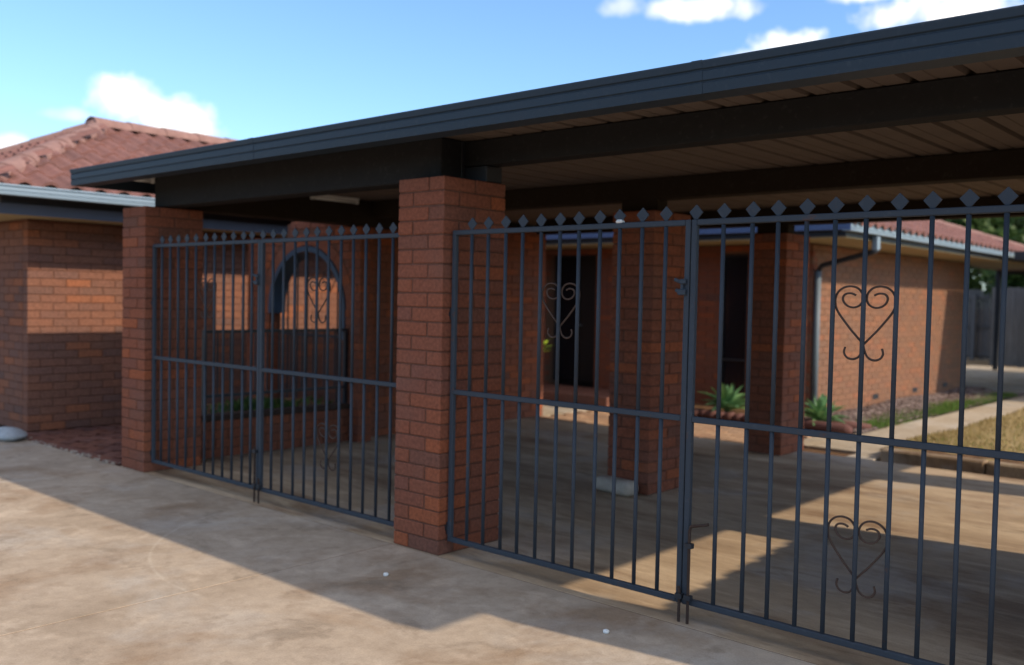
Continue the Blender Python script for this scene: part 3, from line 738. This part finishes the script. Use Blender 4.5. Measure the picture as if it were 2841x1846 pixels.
core(mbw, [(AXC + RR, AZ0 + .001), (-3.256, AZ0 + .001), (-3.256, 1.968), (-3.46, 1.968), (-3.46, 2.03), (AXC + RR, 2.03)])
core(mbw, [(X0W + .006, AZ0 + .001), (AXC - RR, AZ0 + .001), (AXC - RR, 1.90), (X0W + .006, 1.90)])
awm = part('wall', mbw, M['mortar'], aw)
wall_bricks(awm, (X0W, YA, 0), (1, 0, 0), (0, -1, 0), X0W * -1 - 3.25, 27, keep=arch_keep(X0W), limit=300)
wall_bricks(aw, (-3.25, YA + .115, 0), (0, 1, 0), (1, 0, 0), .035, 26, limit=30, start=1)
for i in range(26):
    a = math.pi * (i + .5) / 26; r = AR + .06
    mtx = Matrix.Translation((AXC + r * math.cos(a), YA + .05 + jit(.002), AZ0 + r * math.sin(a))) @ Matrix.Rotation(-a, 4, 'Y')
    inst('voussoir', BRICK, aw, mtx @ Matrix.Rotation(math.pi / 2, 4, 'X') @ Matrix.Diagonal((.47, .98, 1.45, 1)))
# steel lining and iron gate in the arch
mb = MB(); n = 28; vs = []
pts = [(AXC + AR, .93)] + [(AXC + AR * math.cos(math.pi * i / n), AZ0 + AR * math.sin(math.pi * i / n)) for i in range(n + 1)] + [(AXC - AR, 1.15)]
inn = [(AXC + (x - AXC) * (AR - .05) / AR, (z if z < AZ0 else AZ0 + (z - AZ0) * (AR - .05) / AR)) for x, z in pts]
k = len(pts)
y0, y1 = YA - .012, YA + .162
mb.add([(x, y0, z) for x, z in pts] + [(x, y1, z) for x, z in pts] + [(x, y0, z) for x, z in inn] + [(x, y1, z) for x, z in inn],
       [(i, i + 1, k + i + 1, k + i) for i in range(k - 1)] + [(2 * k + i, 3 * k + i, 3 * k + i + 1, 2 * k + i + 1) for i in range(k - 1)] + [(i, 2 * k + i, 2 * k + i + 1, i + 1) for i in range(k - 1)] + [(k + i, k + i + 1, 3 * k + i + 1, 3 * k + i) for i in range(k - 1)])
part('arch_lining', mb, M['navy'], aw)
ag = thing('arch_gate', 'dark iron gate with thin bars closing the brick archway', 'gate', (AXC, YA + .08, 0))
for i in range(6):
    x = AXC - .40 + i * .16; zt = AZ0 + math.sqrt(max((AR - .035) ** 2 - (x - AXC) ** 2, 0))
    if i in (0, 5): zt = AZ0 + .25
    mb = MB(); mb.tube([(x, YA + .08, .06), (x, YA + .08, zt - .005)], .009, 8); part('bar', mb, M['iron'], ag)
for z in (.07, .95):
    mb = MB(); mb.box(AXC - .50, AXC + .50, YA + .068, YA + .092, z - .012, z + .012); part('rail', mb, M['iron'], ag)
mb = MB()
for s in (-1, 1):
    mb.tube([(AXC + .24 + s * x / 216 * .10, YA + .10, 1.58 - (y - 825) / 613 * .28) for x, y in smooth_pts(HEART)], .005, 6)
part('scroll', mb, M['iron'], ag)

pl = thing('raised_planter', 'low brick planter with a dark timber edge inside the left gates', 'planter', (-3.5, 1.3, 0))
mb = MB(); mb.box(-3.64, -3.387, .50, 2.092, 0, .30); plm = part('mortar', mb, M['mortar'], pl)
wall_bricks(plm, (-3.38, .49, 0), (0, 1, 0), (1, 0, 0), 1.6, 4)
mb = MB(); mb.box(-3.50, -3.36, .49, 2.094, .305, .35, None, .006); part('coping', mb, M['rust'], pl)
mb = MB(); mb.box(-4.3, -3.505, .50, 2.09, .0, .325); part('soil', mb, M['soil'], pl)
mb = MB()
for i in range(1500):
    y = rnd.uniform(.55, 2.05); x = rnd.uniform(-3.9, -3.48); d = math.exp(-((y - 1.35) / .22) ** 2)
    h = .02 + .05 * rnd.random() + .06 * d * rnd.random(); a = rnd.uniform(0, 6.28); w = .008 + .008 * rnd.random()
    if rnd.random() > .14 + d: continue
    tip = Vector((x + jit(.04), y + jit(.04), .33 + h)); b0 = Vector((x, y, .325)); s_ = Vector((math.cos(a), math.sin(a), 0)) * w
    mb.add([b0, (b0 + tip) / 2 + s_, tip, (b0 + tip) / 2 - s_], [(0, 1, 2, 3)], rnd.uniform(.05, .95))
solo('ground_cover', mb, M['leaf'], label='small green groundcover growing along the top of the raised planter', kind='stuff', fix=False)
rl = thing('iron_railing', 'black iron railing panel standing along the raised planter', 'railing', (-3.42, 1.35, .35))
XR = -3.42
mb = MB(); mb.box(XR - .0125, XR + .0125, .63, 2.09, 1.015, 1.04); part('rail', mb, M['iron'], rl)
mb = MB(); mb.box(XR - .0125, XR + .0125, .63, 2.09, .49, .515); part('rail', mb, M['iron'], rl)
for y in (.645, 2.075):
    mb = MB(); mb.box(XR - .016, XR + .016, y - .016, y + .016, .352, 1.012); part('post', mb, M['iron'], rl)
mb = MB(); mb.tube([(0, 0, 0), (0, 0, .495)], .0075, 8); bme = mb.mesh('bar', M['iron'])
for i in range(11): inst('bar', bme, rl, Matrix.Translation((XR, .645 + .119 * (i + 1), .517)))

# ------------------------------------------------------------------ house: rear wing
hr = thing('brick_house', 'rear wing of the brick house with a dark doorway and sunlit wall beside the path', 'house', (-3, 8, 0))
XW, YW, YE = -1.25, 7.20, 13.0
mb = MB()
# core walls with openings: front wall pieces, side wall
for (a, b, z0, z1) in ((-8.5, -5.30, 0, 2.06), (-4.40, -2.46, 0, 2.06), (-2.08, XW - .007, 0, 2.06), (-5.30, -4.40, 1.985, 2.06), (-2.46, -2.08, 1.95, 2.06)):
    mb.box(a + .001, b, YW + .007, YW + .25, z0, z1)
mb.box(XW - .25, XW - .007, YW + .252, YE - .007, 0, 2.06); mb.box(-8.5, XW - .252, YE - .25, YE - .007, 0, 2.06)
wr = part('wall', mb, M['pale_mortar'], hr)
wall_bricks(wr, (XW, YW, 0), (0, 1, 0), (1, 0, 0), YE - YW, 27, me=BRICKP, m='brick_pale', limit=215)
def fk(a, b, z):
    segs = [(a, b)]
    for (lo, hi, zl, zh) in ((-5.30, -4.40, 0, 1.985), (-2.46, -2.08, .05, 1.95)):
        lo, hi = lo + 6.0, hi + 6.0
        if zl < z < zh: segs = [s for (p, q) in segs for s in (((p, q),) if q <= lo or p >= hi else ((p, min(q, lo)), (max(p, hi), q)))]
    return [s for s in segs if s[1] - s[0] > .02]
wall_bricks(wr, (-6.0, YW, 0), (1, 0, 0), (0, -1, 0), 6.0 + XW, 27, keep=fk, limit=70, start=1)
# weep vents low on the sunlit wall
for y in (9.25, 10.75, 12.1):
    mb = MB(); mb.box(XW - .02, XW + .004, y - .10, y + .10, .10, .17); part('air_vent', mb, M['iron'], hr)
# blade wall beside the porch
bw = thing('blade_wall', 'dark brick side wall deep inside the carport beside the front door', 'wall', (-3.5, 3.7, 0))
mb = MB(); mb.box(-3.674, -3.457, 2.36, 4.953, 0, 2.115); bwm = part('mortar', mb, M['mortar'], bw)
wall_bricks(bwm, (-3.45, 2.35, 0), (0, 1, 0), (1, 0, 0), 2.61, 28, limit=290)
wall_bricks(bwm, (-3.565, 4.96, 0), (-1, 0, 0), (0, 1, 0), .115, 28)
# door, window
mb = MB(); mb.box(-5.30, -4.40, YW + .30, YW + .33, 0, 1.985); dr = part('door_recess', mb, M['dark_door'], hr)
mb = MB(); mb.box(-5.27, -4.86, YW + .24, YW + .262, .16, 1.96, None, .004); part('side_light', mb, M['glass'], hr)
mb = MB(); mb.box(-4.855, -4.43, YW + .22, YW + .26, .16, 1.96, None, .004); dd = part('door', mb, M['dark_door'], hr)
mb = MB(); mb.box(-5.298, -5.27, YW + .2, YW + .28, .155, 1.98); mb.box(-4.43, -4.402, YW + .2, YW + .28, .155, 1.98); mb.box(-4.868, -4.848, YW + .2, YW + .27, .155, 1.98); mb.box(-5.27, -4.43, YW + .2, YW + .28, 1.955, 1.981); part('door_frame', mb, M['iron'], hr)
mb = MB(); mb.tube([(-4.82, YW + .21, .98), (-4.82, YW + .17, .98), (-4.76, YW + .17, .98)], .009, 8); part('handle', mb, M['grey_pipe'], dd)
mb = MB(); mb.box(-2.45, -2.09, YW + .06, YW + .08, .06, 1.94); wn = part('window', mb, M['glass'], hr)
mb = MB(); mb.box(-2.459, -2.43, YW + .03, YW + .1, .055, 1.948); mb.box(-2.11, -2.081, YW + .03, YW + .1, .055, 1.948); mb.box(-2.43, -2.11, YW + .03, YW + .1, .055, .085); mb.box(-2.43, -2.11, YW + .03, YW + .1, 1.918, 1.948); mb.box(-2.43, -2.11, YW + .035, YW + .095, .62, .65); part('frame', mb, M['iron'], wn)
mb = MB(); mb.box(-5.9, -3.5, 6.29, YW - .002, -.05, .12, None, .01); part('porch_step', mb, M['paver'], hr)
# eaves
XG = -.46; YG = 6.33; XF = XG; YR = 15.5
mb = MB(); mb.box(-8.5, XG - .10, YG + .12, YW + .25, 2.065, 2.077); mb.box(XW - .25, XG - .10, YW + .252, YR - .12, 2.065, 2.077); part('soffit', mb, M['cream'], hr)
mb = MB(); mb.box(-8.5, XG - .10, YG + .098, YG + .118, 2.083, 2.2); mb.box(XG - .118, XG - .098, YG + .12, YR - .1, 2.083, 2.2); part('fascia', mb, M['iron'], hr)  # black colour stands for the shaded gap between gutter and soffit
mb = MB(); mb.extrude_x(gutter_prof(YG, 2.140, 2.215, .092, -1), -8.5, XG - .001); part('gutter', mb, M['shaded_gutter'], hr)
mb = MB(); mb.extrude_y(gp(XG, 2.128, 2.222, .095), YG, 14.2); part('gutter', mb, M['house_gutter'], hr)
mb = MB(); mb.extrude_y(gp(XG, 2.10, 2.222, .095), 14.203, YR); mb.box(XG - 3.5, XG - .1, YR - .10, YR, 2.1, 2.2); part('gutter', mb, M['navy'], hr, label='darker far end of the gutter')  # far stretch in a darker colour than the rest of the gutter
# roof body + tiles
SL = .36
rbase = Vector((XG - .03, YG + .05, 2.20)); far = Vector((XG - .03, YR, 2.20))
mb = MB(); T = 3.6
body = [rbase, far, Vector((rbase.x - T, YR - T, 2.2 + T * SL)), Vector((rbase.x - T, rbase.y + T, 2.2 + T * SL)), Vector((-9, rbase.y, 2.2)), Vector((-9, rbase.y + T, 2.2 + T * SL)), Vector((-9, YR, 2.2)), Vector((-9, YR - T, 2.2 + T * SL))]
mb.add([v - Vector((0, 0, .03)) for v in body], [(0, 1, 2, 3), (0, 3, 5, 4), (1, 6, 7, 2), (3, 2, 7, 5), (0, 4, 6, 1)]); rr_ = part('roof', mb, M['tile'], hr)
def rin(c):
    t_ = rbase.x - c.x; return t_ < 3.5 and rbase.y + t_ < c.y < YR - t_
tile_face(rr_, rbase + Vector((.05, 0, 0)), (0, 1, 0), (-1, 0, SL), YR - rbase.y, 8, rin, 150)
caps(rr_, far + Vector((0, 0, .02)), body[2] + Vector((0, 0, .04))); caps(rr_, rbase + Vector((0, 0, .02)), body[3] + Vector((0, 0, .04)))
# downpipe with offset from the gutter
mb = MB(); mb.box(XG - .09, XG - .02, 7.13, 7.21, 1.96, 2.117, None, .01); part('rainwater_head', mb, M['house_gutter'], hr)
mb = MB(); mb.tube([(XG - .05, 7.17, 1.965), (XG - .10, 7.17, 1.94), (XW + .10, 7.22, 1.80), (XW + .045, 7.24, 1.74)], .032, 10); part('downpipe_offset', mb, M['iron'], hr, True)
mb = MB(); mb.tube([(XW + .045, 7.24, 1.74), (XW + .045, 7.24, .02)], .036, 12); part('downpipe', mb, M['grey_pipe'], hr, True)
# verandah post at the far end
vd = thing('verandah', 'dark low verandah roof on black posts behind the rear wing', 'verandah', (.5, 15.5, 0))
mb = MB(); mb.box(-2.4, 8.0, 13.06, 19.2, 2.16, 2.19); mb.box(-.36, 8.0, 12.22, 13.059, 2.16, 2.19); part('roof_sheet', mb, M['deck'], vd)
mb = MB(); mb.box(-.36, 8.0, 12.19, 12.215, 2.07, 2.20); mb.box(8.001, 8.025, 12.19, 19.2, 2.07, 2.20); mb.box(-2.4, 8.0, 19.201, 19.225, 2.07, 2.20); part('fascia', mb, M['iron'], vd)
for (x, y) in ((-2.32, 18.9), (7.9, 18.9), (7.9, 12.3)):
    mb = MB(); mb.box(x - .05, x + .05, y - .05, y + .05, -.05, 2.158, None, .006); part('post', mb, M['iron'], vd)
# white service pole
mb = MB(); mb.tube([(XG - .08, 14.0, 2.13), (XG + .06, 14.05, 2.13), (XG + .13, 13.90, 2.17), (XG + .15, 14.1, 2.30), (XG + .16, 14.12, 2.95)], .022, 8); mb.box(XG + .12, XG + .20, 13.90, 14.16, 2.95, 3.02, None, .01)
solo('service_pole', mb, M['white'], 'thin white bent conduit rising from the gutter of the rear wing', 'pipe', smooth=True)

# edging and agaves
ed = thing('garden_edging', 'row of reddish terracotta edging tiles in front of the window bed', 'edging', (-2, 6.36, 0))
EM = MB(); EM.tube([(0, -.03, .03), (0, .10, .03)], .055, 10); EDM = EM.mesh('edging_tile', M['coping'], (0, 0, 0), True)
for i in range(13):
    inst('edging_tile', EDM, ed, Matrix.Translation((-2.5 + i * .112, 6.36 + jit(.006), jit(.004))) @ Matrix.Rotation(jit(.06), 4, 'Z'))
mb = MB(); mb.box(-3.4, -1.256, 6.44, YW - .001, -.05, .05); solo('garden_bed', mb, M['soil'], kind='structure')
eg = thing('garden_edging', 'rounded brown edging roll at the corner of the mulch bed, below the nearer agave', 'edging', (-.65, 6.36, 0))
mb = MB(); mb.tube([(-1.0, 6.38, .035), (-.9, 6.37, .037), (-.45, 6.34, .037), (-.39, 6.34, .034)], [.045, .06, .062, .04], 12); part('edging_tile', mb, M['coping'], eg, True)
mb = MB(); mb.tube([(-1.0, 6.55, .04), (-.6, 6.72, .04), (-.36, 6.80, .03)], [.05, .05, .035], 10); part('edging_tile', mb, M['coping'], eg, True)
def agave(x, y, z, s, label, n=30):
    t = thing('agave', label, 'plant', (x, y, z), 'agave plants beside the rear wing')
    for i in range(n):
        f = i / n; az = i * 2.39996 + jit(.2); el = math.radians(10 + 72 * f) + jit(.1); l = s * (1.0 - .25 * abs(f - .4)) * rnd.uniform(.85, 1.1); w = s * .135
        mb = MB(); k = 7; vs = []
        d = Vector((math.cos(az), math.sin(az), 0)); sd = Vector((-math.sin(az), math.cos(az), 0)); p = Vector((x, y, z + .03 * s)) + d * .03 * s; ang = el + .25
        for q in range(k + 1):
            u = q / k; ww = w * (0.55 + 1.5 * u * (1 - u)) * (1 - u ** 4) * (1.0 if u < .99 else 0)
            up_ = Vector((0, 0, 1)) * math.cos(ang) - d * math.sin(ang)
            vs += [p + sd * ww + up_ * ww * .45, p - up_ * ww * .10, p - sd * ww + up_ * ww * .45]
            p = p + (d * math.cos(ang) + Vector((0, 0, math.sin(ang)))) * (l / k); ang -= .75 * (.5 if f > .6 else 1) / k * 1.3
        mb.add(vs, [f_ for q in range(k) for f_ in ((q * 3, q * 3 + 1, q * 3 + 4, q * 3 + 3), (q * 3 + 1, q * 3 + 2, q * 3 + 5, q * 3 + 4))])
        part('leaf', mb, M['agave'], t, True)
agave(-2.0, 6.62, .05, .40, 'agave in front of the dark narrow window between two pillars')
agave(-.84, 6.60, .03, .38, 'agave at the foot of the grey downpipe on the wing corner')
# yellow green leafy plant by the door
PX, PY = -3.91, 5.50
t = thing('door_plant', 'thin plant with bright lime leaves beside the dark doorway', 'plant', (PX, PY, 0))
mb = MB(); mb.tube([(PX, PY, -.01), (PX - .02, PY - .01, .45), (PX, PY, .84)], [.008, .006, .004], 6); part('stem', mb, M['bark'], t)
for i in range(9):
    z = .70 + .017 * i; a = i * 2.4; d = Vector((math.cos(a), math.sin(a), .25)); b0 = Vector((PX - .005, PY, z)); s_ = Vector((-math.sin(a), math.cos(a), 0)) * .035
    mb = MB(); mb.add([b0, b0 + d * .06 + s_, b0 + d * .14, b0 + d * .06 - s_], [(0, 1, 2), (0, 2, 3)]); part('leaf', mb, M['lime'], t)

# ------------------------------------------------------------------ loose things
mb = MB(); 
def boulder(c, s, seed, n=10):
    r = random.Random(seed); bm = bmesh.new(); bmesh.ops.create_icosphere(bm, subdivisions=3, radius=1)
    ph = [r.uniform(0, 6) for _ in range(6)]
    for v in bm.verts:
        q = v.co; k = 1 + .07 * math.sin(3 * q.x + ph[0]) + .06 * math.sin(4 * q.y + ph[1]) + .05 * math.sin(5 * q.z + ph[2])
        v.co = Vector((q.x * s[0] * k, q.y * s[1] * k, q.z * s[2] * k)) + Vector(c)
    m_ = MB(); bm.verts.index_update(); m_.add([v.co.copy() for v in bm.verts], [[v.index for v in f.verts] for f in bm.faces]); bm.free(); return m_
solo('white_rock', boulder((-5.40, -.11, .045), (.23, .12, .062), 3), M['rock'], 'smooth white painted rock on the left edge by the house wall', 'rock', base=(-5.36, -.10, 0), smooth=True)
bm_ = bmesh.new(); bmesh.ops.create_cube(bm_, size=1)
for v in bm_.verts: v.co = Vector((v.co.x * .34, v.co.y * .14, v.co.z * .105))
bmesh.ops.bevel(bm_, geom=list(bm_.edges), offset=.045, segments=5, affect='EDGES', profile=.5)
RZ = Matrix.Rotation(math.radians(-9), 4, 'Z')
mb = MB(); bm_.verts.index_update(); mb.add([RZ @ v.co + Vector((-.30, 2.005, .0545)) for v in bm_.verts], [[v.index for v in f.verts] for f in bm_.faces]); bm_.free()
solo('stone_block', mb, M['stone'], 'pale rounded stone block lying against the foot of the inner pillar', 'stone', base=(-.30, 2.005, 0), smooth=True)
for (x, y, lab) in ((.08, -.42, 'white pebble on the driveway below the nearest pillar'), (1.30, -.30, 'white pebble on the driveway near the gate drop bolts')):
    solo('pebble', boulder((x, y, .008), (.013, .012, .009), 5), M['white'], lab, 'pebble', base=(x, y, 0), smooth=True)

# ------------------------------------------------------------------ fences
def paling_fence(label, p0, p1, h, rails, w=.10, matname='paling', group=None, railside=-1):
    p0, p1 = Vector((*p0, 0)), Vector((*p1, 0)); d = (p1 - p0); ln = d.length; d.normalize(); nrm = Vector((d.y, -d.x, 0)); ang = math.atan2(d.y, d.x)
    t = thing('paling_fence', label, 'fence', tuple((p0 + p1) / 2), group)
    pm = MB(); pm.box(-w / 2 + .003, w / 2 - .003, -.008, .008, 0, h); pme = pm.mesh('paling', M[matname])
    for i in range(int(ln / w)):
        inst('paling', pme, t, Matrix.Translation(p0 + d * ((i + .5) * w) + Vector((0, 0, -.03 + jit(.012))) + nrm * jit(.004)) @ Matrix.Rotation(ang, 4, 'Z'))
    for z in rails:
        mb = MB(); mb.obox(Matrix.Translation((p0 + p1) / 2 + nrm * (.035) + Vector((0, 0, z))) @ Matrix.Rotation(ang, 4, 'Z'), ln, .05, .075); part('rail', mb, M[matname], t)
    for i in range(int(ln / 2.4) + 1):
        mb = MB(); mb.obox(Matrix.Translation(p0 + d * (i * 2.4 + .05) + nrm * .12 + Vector((0, 0, h / 2 - .1))) @ Matrix.Rotation(ang, 4, 'Z'), .10, .10, h - .1); part('post', mb, M[matname], t)
paling_fence('grey timber paling fence with three rails behind the far end of the house', (-9, 23.8), (-3.0, 23.8), 1.85, (.10, .86, 1.63))
paling_fence('weathered grey paling fence without rails, nearer and right of the black post', (3.5, 21.0), (-3.0, 21.0), 1.86, (.3, 1.5))
paling_fence('short return of grey paling fence joining the two rear fences', (-3.0, 21.02), (-3.0, 23.78), 1.85, (.3, 1.5))
# steel panel between the right-hand pillars (outside the picture, its shade falls on the floor)
fp = thing('steel_fence', 'ribbed grey steel fence panel between the right end pillars, outside the picture', 'fence', (3.925, 1.3, 0))
for i in range(9):
    y0 = .38 + i * .2025; mb = MB(); z1 = 1.74 + .010 * i
    mb.box(3.925, 3.94, y0, y0 + .14, .03, z1); mb.box(3.94, 3.955, y0 + .1401, y0 + .2024, .03, z1); part('panel', mb, M['house_gutter'], fp)

# ------------------------------------------------------------------ trees
def tree(name, label, base, trunk_h, crown_c, crown_r, nleaf, seed, leaf=.13, clumps=26):
    r = random.Random(seed); t = thing(name, label, 'tree', base, None); b = Vector(base); cc = Vector(crown_c)
    mb = MB(); top = Vector((cc.x, cc.y, cc.z)); pts = [b + (top - b) * (i / 6) + Vector((r.uniform(-.08, .08), r.uniform(-.08, .08), 0)) * (1 if i else 0) for i in range(7)]
    mb.tube(pts, [.17 * (1 - i / 8.5) for i in range(7)], 10); cl = []
    for i in range(clumps):
        while True:
            q = Vector((r.uniform(-1, 1), r.uniform(-1, 1), r.uniform(-1, 1)))
            if .25 < q.length < 1: break
        c = cc + Vector((q.x * crown_r[0], q.y * crown_r[1], q.z * crown_r[2])); cl.append((c, r.uniform(.35, .75) * min(crown_r) * .62))
        s_ = pts[3 + i % 4]; mid = (s_ + c) / 2 + Vector((0, 0, .12)); mb.tube([s_, mid, c], [.05, .03, .01], 6)
    part('trunk', mb, M['bark'], t, True)
    mb = MB()
    for i in range(nleaf):
        c, rad = cl[r.randrange(len(cl))]
        while True:
            q = Vector((r.uniform(-1, 1), r.uniform(-1, 1), r.uniform(-1, 1)))
            if q.length < 1: break
        p = c + q * rad; a = Vector((r.gauss(0, 1), r.gauss(0, 1), r.gauss(0, 1))).normalized(); s_ = a.orthogonal().normalized(); l = leaf * r.uniform(.6, 1.3)
        mb.add([p, p + a * l * .5 + s_ * l * .28, p + a * l, p + a * l * .5 - s_ * l * .28], [(0, 1, 2, 3)], r.uniform(.02, .98))
    part('crown', mb, M['leaf'], t, fix=False)
tree('leafy_tree', 'dark green leafy tree behind the railed fence at the far left of the gap', (-6.4, 25.8, -.05), 2, (-6.2, 25.8, 2.7), (2.6, 1.2, 1.9), 12000, 11, .24, 44)
tree('leafy_tree', 'tall open tree showing sky through its leaves above the rear roof', (-4.2, 28.5, -.05), 3, (-4.4, 28.2, 5.0), (3.4, 1.8, 2.6), 11000, 12, .24, 40)
tree('leafy_tree', 'bright green bushy tree behind the fence right of the black post', (-1.4, 23.4, -.05), 2, (-1.4, 23.5, 2.5), (2.4, 1.2, 1.5), 11000, 13, .2, 40)
tree('shade_shrub', 'low leafy unseen shrub added by the right end of the carport for dappled shade', (4.6, 3.75, 0), .4, (4.6, 3.75, .85), (.55, .6, .55), 1500, 21, .12, 18)  # unseen shrub, added to break up the sun patch on the floor
